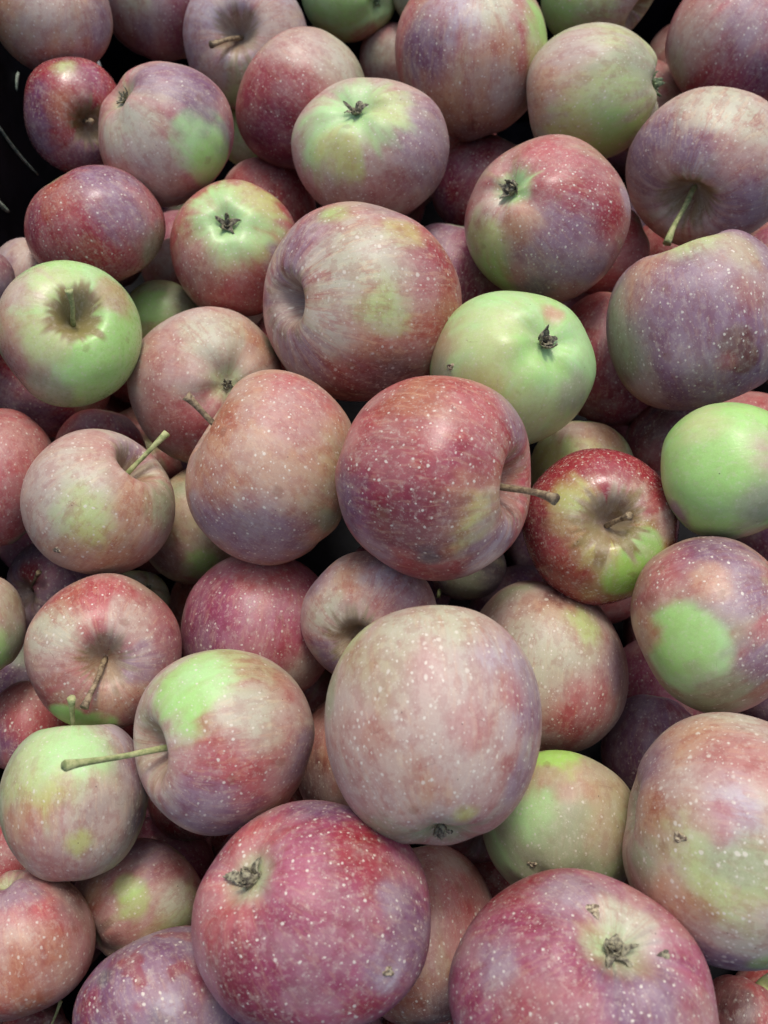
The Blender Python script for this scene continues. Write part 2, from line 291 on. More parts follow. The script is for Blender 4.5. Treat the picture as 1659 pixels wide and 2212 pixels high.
# ------------------------------------------------------------------ materials
class NT:
    def __init__(s, name):
        s.m = bpy.data.materials.new(name); s.m.use_nodes = True
        s.t = s.m.node_tree; s.n = s.t.nodes; s.b = s.n['Principled BSDF']
    def add(s, typ, **kw):
        o = s.n.new(typ)
        for k_, v_ in kw.items():
            setattr(o, k_, v_)
        return o
    def link(s, a, b): s.t.links.new(a, b)
    def val(s, sock, v):
        if isinstance(v, (int, float)): sock.default_value = v
        elif isinstance(v, (tuple, list, np.ndarray)): sock.default_value = (*v[:3], 1) if len(sock.default_value) == 4 else tuple(v)
        else: s.link(v, sock)
    def math(s, op, a, b=0.0, c=0.0, clamp=False):
        o = s.add('ShaderNodeMath', operation=op, use_clamp=clamp)
        s.val(o.inputs[0], a); s.val(o.inputs[1], b); s.val(o.inputs[2], c)
        return o.outputs[0]
    def noise(s, vec, scale, detail=4, rough=.55):
        o = s.add('ShaderNodeTexNoise'); s.link(vec, o.inputs['Vector'])
        o.inputs['Scale'].default_value = scale; o.inputs['Detail'].default_value = detail; o.inputs['Roughness'].default_value = rough
        return o.outputs['Fac']
    def ramp(s, x, a, b, lo=0.0, hi=1.0):
        o = s.add('ShaderNodeMapRange', interpolation_type='SMOOTHSTEP'); s.val(o.inputs[0], x)
        for k_, v_ in zip((1, 2, 3, 4), (a, b, lo, hi)): s.val(o.inputs[k_], v_)
        return o.outputs[0]
    def mix(s, f, a, b, blend='MIX'):
        o = s.add('ShaderNodeMix', data_type='RGBA', blend_type=blend, clamp_factor=True)
        s.val(o.inputs[0], f); s.val(o.inputs[6], a); s.val(o.inputs[7], b)
        return o.outputs[2]
    def attr(s, name):
        return s.add('ShaderNodeAttribute', attribute_name=name)

def skin_material():
    n = NT('apple_skin')
    tint = n.attr('tint').outputs['Color']
    uc = n.attr('uc').outputs['Vector']
    st = n.attr('st').outputs['Vector']
    ms = n.add('ShaderNodeSeparateColor'); n.link(n.attr('traits').outputs['Color'], ms.inputs[0])
    dots_amt, gloss, streak = ms.outputs
    big = n.attr('traits').outputs['Alpha']
    # streaks that run from stem to calyx
    s1 = n.noise(st, 1.0, 4, .6)
    s2 = n.noise(st, 3.1, 3, .6)
    blotch = n.noise(uc, 2.2, 3, .5)
    dk = n.math('MULTIPLY', n.ramp(n.math('ADD', n.math('MULTIPLY', s1, .6), n.math('MULTIPLY', s2, .4)), .49, .58), n.math('MULTIPLY', streak, n.ramp(blotch, .38, .58, .35, 1.0)))
    col = n.mix(n.math('MULTIPLY', dk, .80), tint, n.mix(1.0, tint, (.82, .44, .46), 'MULTIPLY'))
    lt = n.math('MULTIPLY', n.ramp(s2, .53, .63), n.math('MULTIPLY', streak, .45))
    col = n.mix(lt, col, n.mix(.5, n.mix(1.0, tint, (1.5, 1.5, 1.4), 'MULTIPLY'), lin((184, 168, 132))))
    # mottling
    mo = n.noise(uc, 7.0, 6, .68)
    redf = n.ramp(streak, .12, .55, .30, 1.0)
    col = n.mix(n.math('MULTIPLY', n.ramp(mo, .48, .58, 0, .62), redf), col, n.mix(1.0, col, (.80, .58, .60), 'MULTIPLY'))
    mo2 = n.noise(uc, 17.0, 5, .75)
    col = n.mix(n.ramp(mo2, .50, .64, 0, .27), col, lin((190, 180, 160)))
    # matt waxy bloom
    bl = n.noise(uc, 1.7, 5, .62)
    blm = n.math('MULTIPLY', n.ramp(bl, .42, .62, .0, .27), n.math('MULTIPLY', redf, n.math('SUBTRACT', 1.0, n.math('MULTIPLY', gloss, .75))))
    col = n.mix(blm, col, lin((178, 170, 162)))
    gr = n.noise(uc, 85.0, 2, .6)
    col = n.mix(n.ramp(gr, .35, .7, 0, .30), col, n.mix(1.0, col, (1.28, 1.26, 1.24), 'MULTIPLY'))
    # lenticels
    wob = n.add('ShaderNodeVectorMath', operation='ADD'); n.link(uc, wob.inputs[0])
    nz = n.add('ShaderNodeTexNoise'); n.link(uc, nz.inputs['Vector']); nz.inputs['Scale'].default_value = 16
    sc_ = n.add('ShaderNodeVectorMath', operation='SCALE'); n.link(nz.outputs['Color'], sc_.inputs[0]); sc_.inputs['Scale'].default_value = .035
    n.link(sc_.outputs[0], wob.inputs[1])
    def dots(scale, rad):
        v = n.add('ShaderNodeTexVoronoi', feature='F1'); n.link(wob.outputs[0], v.inputs['Vector'])
        v.inputs['Scale'].default_value = scale; v.inputs['Randomness'].default_value = .8
        sep = n.add('ShaderNodeSeparateColor'); n.link(v.outputs['Color'], sep.inputs[0])
        rd = n.math('MULTIPLY', n.math('ADD', n.math('MULTIPLY', sep.outputs[0], .6), .5), rad)
        f = n.ramp(n.math('DIVIDE', v.outputs['Distance'], rd), .55, 1.15, 1.0, 0.0)
        return n.math('MULTIPLY', f, n.ramp(sep.outputs[1], .15, .6, .25, 1.0))
    d1 = n.math('MULTIPLY', dots(15.0, .245), n.math('MINIMUM', dots_amt, 1.0))
    d2 = n.math('MULTIPLY', n.math('MULTIPLY', dots(23.0, .22), dots_amt), .45)
    d3 = n.math('MULTIPLY', dots(9.0, .215), n.math('MULTIPLY', big, .8))
    dd_ = n.math('MAXIMUM', n.math('MAXIMUM', d1, d2), d3)
    col = n.mix(n.math('MULTIPLY', dd_, .86), col, lin((208, 200, 182)))
    # tiny dark specks
    v = n.add('ShaderNodeTexVoronoi', feature='F1'); n.link(uc, v.inputs['Vector']); v.inputs['Scale'].default_value = 5.0
    col = n.mix(n.ramp(v.outputs['Distance'], .02, .045, .8, 0.0), col, lin((70, 58, 48)))
    # rubbed brown scuffs
    sc2 = n.add('ShaderNodeTexVoronoi', feature='F1'); n.link(wob.outputs[0], sc2.inputs['Vector']); sc2.inputs['Scale'].default_value = 1.9
    scm = n.math('ADD', sc2.outputs['Distance'], n.math('MULTIPLY', n.math('SUBTRACT', n.noise(uc, 11.0, 4, .7), .5), .35))
    col = n.mix(n.ramp(scm, .06, .13, .32, 0.0), col, lin((120, 84, 62)))
    # fine scratches
    cr = n.add('ShaderNodeTexVoronoi', feature='DISTANCE_TO_EDGE'); n.link(wob.outputs[0], cr.inputs['Vector']); cr.inputs['Scale'].default_value = 3.2
    crm = n.math('MULTIPLY', n.ramp(cr.outputs['Distance'], .0, .012, 1.0, 0.0), n.ramp(n.noise(uc, 3.3, 3), .60, .70, 0, .45))
    col = n.mix(crm, col, lin((104, 62, 54)))
    n.link(col, n.b.inputs['Base Color'])
    rg = n.math('ADD', n.math('MULTIPLY', gloss, -.30), .53)
    rg = n.math('ADD', rg, n.ramp(mo2, .35, .7, -.07, .09))
    n.link(rg, n.b.inputs['Roughness'])
    n.b.inputs['Specular IOR Level'].default_value = .42
    n.b.inputs['Subsurface Weight'].default_value = 0.0
    # relief
    h = n.math('ADD', n.math('MULTIPLY', n.noise(uc, 38.0, 4, .6), .5), n.math('MULTIPLY', dd_, .30))
    h = n.math('ADD', h, n.math('MULTIPLY', n.noise(st, 2.6, 3), .5))
    h = n.math('SUBTRACT', h, crm)
    bp = n.add('ShaderNodeBump'); n.link(h, bp.inputs['Height']); bp.inputs['Strength'].default_value = .30; bp.inputs['Distance'].default_value = .00045
    n.link(bp.outputs[0], n.b.inputs['Normal'])
    return n.m
SKIN = skin_material()

def woody(name, c1, c2, scale=400, rough=.75):
    n = NT(name)
    tc = n.add('ShaderNodeTexCoord').outputs['Object']
    f = n.noise(tc, scale, 5, .65)
    col = n.mix(n.ramp(f, .38, .62), lin(c1), lin(c2))
    n.link(col, n.b.inputs['Base Color']); n.b.inputs['Roughness'].default_value = rough
    bp = n.add('ShaderNodeBump'); n.link(f, bp.inputs['Height']); bp.inputs['Strength'].default_value = .5; bp.inputs['Distance'].default_value = .0004
    n.link(bp.outputs[0], n.b.inputs['Normal'])
    return n.m
STEM_BROWN = woody('stem_brown', (96, 78, 58), (150, 132, 100))
STEM_GREEN = woody('stem_green', (128, 138, 84), (168, 170, 118))
STEM_TIP = woody('stem_tip', (120, 116, 88), (176, 172, 140))
SEPAL = woody('sepal_dry', (74, 66, 54), (150, 144, 116), 700)
SEPAL_G = woody('sepal_green', (70, 84, 58), (138, 156, 116), 700)
CORK = woody('cork_scar', (92, 74, 58), (186, 172, 140), 900)
DRYBIT = woody('dry_grass', (110, 132, 118), (168, 178, 160), 300)
PLASTIC = woody('black_plastic', (12, 12, 18), (24, 23, 30), 60, .55)
PLASTIC.node_tree.nodes['Principled BSDF'].inputs['Specular IOR Level'].default_value = .15

# ------------------------------------------------------------------ mesh helpers
def mesh_obj(name, verts, faces, mat, parent=None, loc=None):
    me = bpy.data.meshes.new(name)
    me.from_pydata([tuple(map(float, v)) for v in verts], [], faces)
    me.materials.append(mat)
    me.polygons.foreach_set('use_smooth', [True] * len(me.polygons))
    me.update()
    o = bpy.data.objects.new(name, me)
    COL.objects.link(o)
    if loc is not None: o.location = loc
    if parent is not None: o.parent = parent
    return o
def tube(pts, rad, n=10, cap=True):
    pts = [Vector(p) for p in pts]
    vs, fs = [], []
    up = Vector((.31, .2, .93)).normalized()
    for k, p in enumerate(pts):
        d = (pts[min(k + 1, len(pts) - 1)] - pts[max(k - 1, 0)]).normalized()
        a = d.cross(up).normalized(); b = d.cross(a)
        for q in range(n):
            w = 2 * math.pi * q / n
            rr = rad[k] * (1 + .10 * math.sin(3 * w + k * .8) + .05 * math.sin(5 * w - k))
            vs.append(p + (a * math.cos(w) + b * math.sin(w)) * rr)
    for k in range(len(pts) - 1):
        for q in range(n):
            q2 = (q + 1) % n
            fs.append((k * n + q, k * n + q2, (k + 1) * n + q2, (k + 1) * n + q))
    if cap:
        c0 = len(vs); vs.append(pts[0]); vs.append(pts[-1] - (pts[-1] - pts[-2]) * .18)
        for q in range(n):
            q2 = (q + 1) % n
            fs.append((c0, q2, q)); fs.append((c0 + 1, (len(pts) - 1) * n + q, (len(pts) - 1) * n + q2))
    return vs, fs

_grid = {}
def grid(nu, nv):
    if (nu, nv) not in _grid:
        k = np.arange(nv + 1) / nv
        th = math.pi * (k - .10 * np.sin(2 * math.pi * k) / (2 * math.pi) * 4 * .5)   # denser at both poles
        ph = 2 * math.pi * np.arange(nu) / nu
        T_, F_ = np.meshgrid(th[1:-1], ph, indexing='ij')
        th_all = np.concatenate(([0], T_.ravel(), [math.pi])); ph_all = np.concatenate(([0], F_.ravel(), [0]))
        faces = []
        for j in range(nu):
            j2 = (j + 1) % nu
            faces.append((0, 1 + j, 1 + j2))
            last = 1 + (nv - 2) * nu
            faces.append((1 + nu * (nv - 1), last + j2, last + j))
        r_ = np.arange(nv - 2)[:, None] * nu; j = np.arange(nu)[None, :]; j2 = (j + 1) % nu
        q = np.stack([1 + r_ + j, 1 + r_ + nu + j, 1 + r_ + nu + j2, 1 + r_ + j2], -1).reshape(-1, 4)
        _grid[(nu, nv)] = (th_all, ph_all, faces + [tuple(map(int, x)) for x in q])
    return _grid[(nu, nv)]

def build_apple(i, a):
    cx, cy, rx, ry, pr, pole, stem, base, areas, opt, label = a
    rng = np.random.RandomState(100 + i)
    big = max(rx, ry)
    nu, nv = (176, 120) if big > 190 else ((136, 92) if big > 130 else (96, 64))
    if pr <= 3: nu, nv = 96, 64
    th, ph, faces = grid(nu, nv)
    kind, pu, pv, face = pole
    if face == -1: kind = 's'
    asp = opt.get('asp', rng.uniform(.86, .96))
    at = opt.get('cavd', rng.uniform(.34, .44)); wt = opt.get('cavw', rng.uniform(.19, .24))
    ab = opt.get('cala', rng.uniform(.13, .20)); wb = opt.get('calw', rng.uniform(.20, .26))
    if face == -1: ab = .03
    tap = rng.uniform(.03, .09)
    s = np.sin(th); c = np.cos(th)
    seed = rng.uniform(0, 30, 3)
    d0 = np.stack([s * np.cos(ph), s * np.sin(ph), c], 1)
    ss = np.abs(s) ** .93 * (1 + tap * c)
    amp = opt.get('lump', 1.0 if pr > 3.2 else .4)
    lump = .055 * fbm(d0 * .9 + seed, 2) * amp + .012 * vnoise(d0 * 2.6 + seed) * amp
    rbf = opt.get('rib', .2 if face == -1 else 1.0)
    rib = rbf * .012 * np.cos(5 * ph + seed[0]) * s * (1 - .6 * c) + rbf * .008 * np.cos(3 * ph + seed[1]) * s
    up_ = smooth(-.1, .25, c)
    cw = wt * (1 + .14 * np.sin(ph + seed[0]) + .07 * np.sin(2 * ph + seed[2]))
    cwb = wb * (1 + .10 * np.cos(5 * ph + seed[1]))
    z = asp * np.sign(c) * np.abs(c) ** .94
    z = z - up_ * at * np.exp(-(s / cw) ** 2 * 1.0) - up_ * .05 * np.exp(-(s / (.42)) ** 2)
    lobes = rbf * .022 * np.cos(5 * ph + seed[0]) * np.exp(-((s - .42) / .2) ** 2)
    z = z + (1 - up_) * (ab * np.exp(-(s / cwb) ** 2) + .02 * np.exp(-(s / .5) ** 2) - lobes)
    k = 1 + lump + rib
    k_mid = k * smooth(0, .35, s) + (1 - smooth(0, .35, s))
    loc = np.stack([ss * np.cos(ph) * k_mid, ss * np.sin(ph) * k_mid, z * (1 + lump * smooth(0, .3, s))], 1)
    # view frame at the fruit
    Ra, Pa = R[i], P[i]
    zv = -dirs[i]; xv = np.cross(UP, zv); xv /= np.linalg.norm(xv); yv = np.cross(zv, xv)
    V = np.stack([xv, yv, zv], 1)                     # columns
    f_ = .80 if kind == 's' else .88
    px, py = (pu - cx) / rx / f_, -(pv - cy) / ry / f_
    L = math.hypot(px, py)
    if face == -1: face = -.08
    if abs(face) < .999 and face != 1:                # facing gives the share turned to (+) or away from (-) the viewer
        q = math.sqrt(max(0, 1 - face * face)); px, py, pz = px / L * q, py / L * q, face
    else:
        if L > .96: px, py = px / L * .96, py / L * .96; L = .96
        pz = math.sqrt(1 - L * L) * (1 if face > 0 else -1)
    ax = V @ np.array([px, py, pz])
    if kind == 'c': ax = -ax                          # local +z is the stem end
    r1 = rng.normal(size=3); e1 = np.cross(ax, r1); e1 /= np.linalg.norm(e1); e2 = np.cross(ax, e1)
    M3 = np.stack([e1, e2, ax], 1)
    wv_ = loc @ M3.T                                  # world-oriented, unit size
    # fit own size and build to the measured outline
    vx, vy, vz = wv_ @ xv, wv_ @ yv, wv_ @ zv
    sc = np.ones(2); off = np.zeros(3)
    size = Ra
    for _ in range(6):
        pts = Pa + off + size * (np.outer(vx * sc[0], xv) + np.outer(vy * sc[1], yv) + np.outer(vz, zv))
        rel = pts - CAM; dep = rel @ FWD
        uu = W2 + FPX * (rel @ RT) / dep; vv = H2 - FPX * (rel @ UP) / dep
        w_, h_ = (uu.max() - uu.min()) / 2, (vv.max() - vv.min()) / 2
        mx, my = (uu.max() + uu.min()) / 2, (vv.max() + vv.min()) / 2
        fx, fy = rx / w_, ry / h_
        g_ = math.sqrt(fx * fy); size *= g_
        an = math.sqrt(fx / fy)
        sc *= np.array([an, 1 / an]); sc = np.clip(sc, .90, 1.11)
        dm = (Pa - CAM) @ FWD
        off = off + (cx - mx) / FPX * dm * RT - (cy - my) / FPX * dm * UP
    A_ = np.outer(xv, xv) * sc[0] + np.outer(yv, yv) * sc[1] + np.outer(zv, zv)
    Wv = (wv_ @ A_.T) * size
    org = Pa + off
    # ---- colour of the skin, laid on by direction from the core
    dv = Wv / np.linalg.norm(Wv, axis=1)[:, None]
    warp = fbm(d0 * 2.3 + seed, 3); warp2 = fbm(d0 * 6 + seed + 9, 3)
    stv = np.stack([np.cos(ph) * 7, np.sin(ph) * 7, th * 1.1], 1) + seed
    warp3 = fbm(stv, 2)
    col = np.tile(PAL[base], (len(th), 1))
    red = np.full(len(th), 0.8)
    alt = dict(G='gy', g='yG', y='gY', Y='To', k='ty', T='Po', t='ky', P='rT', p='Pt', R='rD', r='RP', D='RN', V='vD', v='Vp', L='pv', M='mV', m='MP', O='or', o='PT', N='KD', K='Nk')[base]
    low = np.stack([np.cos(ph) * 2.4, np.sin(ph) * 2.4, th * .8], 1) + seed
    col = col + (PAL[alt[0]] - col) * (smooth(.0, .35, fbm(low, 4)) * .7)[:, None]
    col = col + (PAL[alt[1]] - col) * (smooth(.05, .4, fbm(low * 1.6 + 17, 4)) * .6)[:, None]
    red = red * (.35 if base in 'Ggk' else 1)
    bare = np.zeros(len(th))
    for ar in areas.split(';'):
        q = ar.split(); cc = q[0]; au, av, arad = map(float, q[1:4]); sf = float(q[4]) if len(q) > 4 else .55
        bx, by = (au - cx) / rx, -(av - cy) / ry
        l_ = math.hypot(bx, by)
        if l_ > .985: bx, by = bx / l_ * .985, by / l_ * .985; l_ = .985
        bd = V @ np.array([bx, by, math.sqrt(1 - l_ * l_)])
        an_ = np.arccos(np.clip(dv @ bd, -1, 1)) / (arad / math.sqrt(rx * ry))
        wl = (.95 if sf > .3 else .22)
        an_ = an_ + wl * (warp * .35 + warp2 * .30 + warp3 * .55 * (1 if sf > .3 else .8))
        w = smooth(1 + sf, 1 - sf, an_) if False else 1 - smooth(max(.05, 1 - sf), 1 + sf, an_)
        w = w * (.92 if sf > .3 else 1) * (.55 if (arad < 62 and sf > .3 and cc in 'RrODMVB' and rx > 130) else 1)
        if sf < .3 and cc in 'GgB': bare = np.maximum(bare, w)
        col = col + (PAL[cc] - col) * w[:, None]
        tgt = .06 if cc in 'GgB' else (.5 if cc in 'kyY' else 1.0)
        red = red + (tgt - red) * w
    # russet in the stem hollow, paler ring round the calyx
    rus = opt.get('rus', .6)
    star = .30 + .10 * vnoise(np.stack([np.cos(ph) * 3.2, np.sin(ph) * 3.2, seed[0] + 0 * ph], 1)) + .13 * vnoise(np.stack([np.cos(ph) * 9, np.sin(ph) * 9, seed[1] + 0 * ph], 1))
    star = star * (.75 + .35 * min(rus, 2.3))
    mr = (1 - smooth(star * .80, star * 1.08 + .015, s)) * up_ * min(1, rus)
    col = col + (lin((122, 104, 58)) - col) * (mr * .9)[:, None]
    inner = np.exp(-(s / .10) ** 2) * up_
    mg = (1 - smooth(.08, .30, s + .05 * warp2)) * (1 - up_)
    col = col + (PAL['g'] * .9 - col) * (mg * .55)[:, None]
    # pale streaks running out of the hollow
    rad = smooth(.1, .5, vnoise(np.stack([np.cos(ph) * 8, np.sin(ph) * 8, seed[2] + th * .6], 1))) * np.exp(-((s - .42) / .17) ** 2) * up_ * opt.get('streak', 1)
    col = col + (lin((196, 178, 158)) - col) * (rad * .28)[:, None]
    if opt.get('blot'):
        bm = smooth(.22, .36, fbm(d0 * 3.1 + seed + 3, 3))
        col = col + (PAL['R'] * .8 - col) * (bm * .75)[:, None]
    # own colour copy
    me = bpy.data.meshes.new('skin')
    Wl = Wv
    me.from_pydata(Wl.astype(float).tolist(), [], faces)
    me.materials.append(SKIN)
    me.polygons.foreach_set('use_smooth', np.ones(len(me.polygons), bool))
    def put(name, typ, data, key):
        at_ = me.attributes.new(name, typ, 'POINT'); at_.data.foreach_set(key, np.ascontiguousarray(data, np.float32).ravel())
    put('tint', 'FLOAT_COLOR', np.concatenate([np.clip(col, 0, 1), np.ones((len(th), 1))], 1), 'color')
    tr = np.stack([np.full(len(th), (.40 + opt.get('dot', .8) * .55) * (.6 if base in 'Gg' else 1)) * (1 - mr) * (1 - .85 * bare), np.full(len(th), opt.get('gloss', .2)) * (1 - mr), red * min(1.7, opt.get('streak', .9)) * .72, np.full(len(th), float(opt.get('dots2', 0)))], 1)
    put('traits', 'FLOAT_COLOR', tr, 'color')
    stretch = d0 * np.stack([np.ones(len(th)), np.ones(len(th)), np.full(len(th), .92)], 1)
    put('uc', 'FLOAT_VECTOR', stretch * (size / .036) + seed, 'vector')
    put('st', 'FLOAT_VECTOR', np.stack([np.cos(ph) * 6.5, np.sin(ph) * 6.5, th * 1.6], 1) + seed, 'vector')
    me.update()
    root = bpy.data.objects.new('apple', None)
    COL.objects.link(root)
    root.empty_display_size = .01
    root.location = org
    root['label'] = label; root['category'] = 'apple'; root['group'] = 'apples heaped in the crate'
    sk = bpy.data.objects.new('skin', me); COL.objects.link(sk); sk.parent = root
    def L2W(v):                                        # unit local -> offset from core
        return A_ @ (M3 @ np.array(v)) * size
    # ---- stem
    if stem:
        su, sv, reach = stem
        p0 = L2W((0, 0, asp - at - .05)); axw = L2W((0, 0, 1)); axw /= np.linalg.norm(axw)
        rd = unproject(su, sv); rd /= np.linalg.norm(rd)
        rel = CAM - (org + p0); b_ = rel @ rd; c_ = rel @ rel - (reach * size) ** 2
        disc = b_ * b_ - c_
        tt = -b_ - math.sqrt(disc) if disc > 0 else -b_
        e = CAM + rd * tt - org
        if disc > 0:
            e2_ = CAM + rd * (-b_ + math.sqrt(disc)) - org
            if opt.get('far'): e = e2_
        mid = p0 + axw * np.linalg.norm(e - p0) * .48
        pts, rads = [], []
        n_ = 14; Rr = size * .031 * opt.get('thick', 1.0)
        for q in range(n_):
            x = q / (n_ - 1)
            pts.append((1 - x) ** 2 * p0 + 2 * x * (1 - x) * (mid * .5 + (p0 + e) * .25) + x * x * e + size * .008 * np.array([math.sin(7 * x + i), math.cos(5 * x + i), 0]))
            rads.append(Rr * (1.25 - .6 * x + 1.15 * x ** 5))
        vs, fs = tube(pts, rads, 12)
        g_ = i in (12, 22, 38, 46, 50, 51, 62)
        mesh_obj('stem', vs, fs, STEM_GREEN if g_ else STEM_BROWN, root)
    # ---- calyx
    axc = L2W((0, 0, -1))
    show = (kind == 'c' and (face > 0)) or (kind == 's' and False)
    if show:
        z0 = -(asp - ab) - .0
        vs, fs = [], []
        q_ = 10
        vs.append(L2W((0, 0, z0 + .05)))
        for w in range(q_):
            an2 = 2 * math.pi * w / q_
            vs.append(L2W((.060 * math.cos(an2), .060 * math.sin(an2), z0 - .012 + .004 * math.sin(5 * w))))
        for w in range(q_): fs.append((0, 1 + w, 1 + (w + 1) % q_))
        ns = 5
        for k2 in range(ns + 6):
            an2 = 2 * math.pi * k2 / ns + rng.uniform(-.3, .3)
            inner_ = k2 >= ns
            csz = opt.get('calsz', 1.0); ln = csz * rng.uniform(.08, .15) * (.55 if inner_ else 1); wd = csz * rng.uniform(.030, .050) * (.6 if inner_ else 1)
            curl = rng.uniform(-1.9, 2.4) * (1 if not inner_ else -.3)
            ux = np.array([math.cos(an2), math.sin(an2), 0]); uy = np.array([-math.sin(an2), math.cos(an2), 0])
            p = ux * (.020 if inner_ else .048) + np.array([0, 0, z0 - .005]); el = rng.uniform(.6, 1.25)
            b0 = len(vs); S_ = 6
            for q in range(S_ + 1):
                x = q / S_
                hw = wd * (1 - x) ** .7 * (1 + .3 * math.sin(6 * x + k2)) + .003
                tw = rng.uniform(-.012, .012)
                nrm = np.array([0, 0, -.010])
                vs.append(L2W(p + uy * hw + np.array([0, 0, -.012 - tw]))); vs.append(L2W(p + np.array([0, 0, tw])));  vs.append(L2W(p - uy * hw + np.array([0, 0, -.012 + tw])))
                el2 = el - curl * x
                p = p + (ux * math.cos(el2) + np.array([0, 0, -1]) * math.sin(el2)) * ln / S_
            for q in range(S_):
                for w in (0, 1):
                    m_ = b0 + q * 3 + w
                    fs.append((m_, m_ + 1, m_ + 4, m_ + 3))
        cal = mesh_obj('calyx', vs, fs, SEPAL_G if i in (10, 3) else SEPAL, root)
        md = cal.modifiers.new('thickness', 'SOLIDIFY'); md.thickness = size * .012
    # ---- corky scars
    for key in ('scar', 'scar2'):
        if key in opt:
            su, sv = opt[key]
            rd = unproject(su, sv); rd /= np.linalg.norm(rd)
            # nearest skin vertex to that line of sight, on the near side
            rel = org + Wv - CAM; tt = rel @ rd
            dperp = np.linalg.norm(rel - np.outer(tt, rd), axis=1) + (tt > (org - CAM) @ rd) * 1.0
            v0 = Wv[np.argmin(dperp)]
            nn = v0 / np.linalg.norm(v0); t1 = np.cross(nn, [0.2, .9, .1]); t1 /= np.linalg.norm(t1); t2 = np.cross(nn, t1)
            vs, fs = [v0 + nn * size * .004], []
            K_ = 14; rsz = size * (.045 if key == 'scar' else .035)
            for ring, (fr, hh) in enumerate(((.45, .012), (.8, .016), (1.0, -.004))):
                for w in range(K_):
                    an2 = 2 * math.pi * w / K_; jr = 1 + .30 * math.sin(3 * an2 + i) + rng.uniform(-.2, .2)
                    pt = v0 + (t1 * math.cos(an2) * 1.25 + t2 * math.sin(an2) * .85) * rsz * fr * jr
                    # drop on the surface
                    nr = Wv[np.argmin(((Wv - pt) ** 2).sum(1))]
                    pt = pt + nn * ((nr - pt) @ nn) + nn * size * (hh + rng.uniform(-.004, .004))
                    vs.append(pt)
            for w in range(K_): fs.append((0, 1 + w, 1 + (w + 1) % K_))
            for ring in range(2):
                for w in range(K_):
                    a0 = 1 + ring * K_ + w; a1 = 1 + ring * K_ + (w + 1) % K_
                    fs.append((a0, a0 + K_, a1 + K_, a1))
            mesh_obj('scar', vs, fs, CORK if key == 'scar' else SEPAL, root)
    return root

ROOTS = [build_apple(i, a) for i, a in enumerate(A)]

# ------------------------------------------------------------------ crate
def box(x0, x1, y0, y1, z0, z1):
    v = [(x, y, z) for x in (x0, x1) for y in (y0, y1) for z in (z0, z1)]
    f = [(0, 1, 3, 2), (4, 6, 7, 5), (0, 4, 5, 1), (2, 3, 7, 6), (0, 2, 6, 4), (1, 5, 7, 3)]
    return v, f
crate = bpy.data.objects.new('crate', None); COL.objects.link(crate); crate.location = (0, 0, -.20)
crate['label'] = 'black plastic crate whose left wall shows beside the heap of apples'; crate['category'] = 'crate'
def panel(name, *b):
    v, f = box(*b)
    o = mesh_obj(name, [(x, y, z + .20) for x, y, z in v], f, PLASTIC, crate)
    o.data.polygons.foreach_set('use_smooth', [False] * len(o.data.polygons))
    m = o.modifiers.new('edge', 'BEVEL'); m.width = .002; m.segments = 2
    return o
X0, X1, Y0, Y1 = -.212, .300, -.290, .420
panel('floor_panel', X0, X1, Y0, Y1, -.20, -.19)
panel('wall_panel', X0 - .008, X0, Y0, Y1, -.20, .055)
panel('wall_panel', X1, X1 + .008, Y0, Y1, -.20, .055)
panel('wall_panel', X0, X1, Y0 - .008, Y0, -.20, .055)
panel('wall_panel', X0, X1, Y1, Y1 + .008, -.20, .055)

# ------------------------------------------------------------------ the table or ground under the crate
gv, gf = box(-3, 3, -3, 3, -.24, -.204)
gr = mesh_obj('ground', gv, gf, woody('ground_concrete', (96, 96, 94), (122, 120, 116), 8, .9))
gr['kind'] = 'structure'

# ------------------------------------------------------------------ dry grass blades on the crate wall
def on_wall(u, v, off=.0012):
    d = unproject(u, v); k = (X0 + off - CAM[0]) / d[0]
    return CAM + d * k
def blade(p, q, w, label, bend=.002):
    p, q = np.array(p), np.array(q); d = q - p; n_ = 9
    side = np.cross(d, [1, 0, 0]); side /= np.linalg.norm(side)
    vs, fs = [], []
    for k in range(n_):
        x = k / (n_ - 1); c = d * x + side * bend * math.sin(math.pi * x); hw = w * (.35 + .65 * math.sin(math.pi * min(1, .15 + x * .8)))
        vs += [c + side * hw, c + np.array([.0006, 0, 0]), c - side * hw, c - np.array([.0003, 0, 0])]
    for k in range(n_ - 1):
        for j in range(4):
            a_ = k * 4 + j; b_ = k * 4 + (j + 1) % 4
            fs.append((a_, b_, b_ + 4, a_ + 4))
    fs += [(3, 2, 1, 0), tuple((n_ - 1) * 4 + j for j in range(4))]
    o = mesh_obj('grass_blade', vs, fs, DRYBIT, None, p)
    o['label'] = label; o['category'] = 'grass blade'; o['group'] = 'dry grass bits stuck to the crate wall'
blade(on_wall(-10, 262), on_wall(82, 378), .0013, 'long dry grass blade lying slantwise on the black crate wall')
blade(on_wall(40, 158), on_wall(36, 196), .0022, 'short wide scrap of grass high on the black crate wall', .0008)
blade(on_wall(-12, 425), on_wall(20, 458), .0018, 'stubby grass scrap at the left edge below the long blade', .0008)

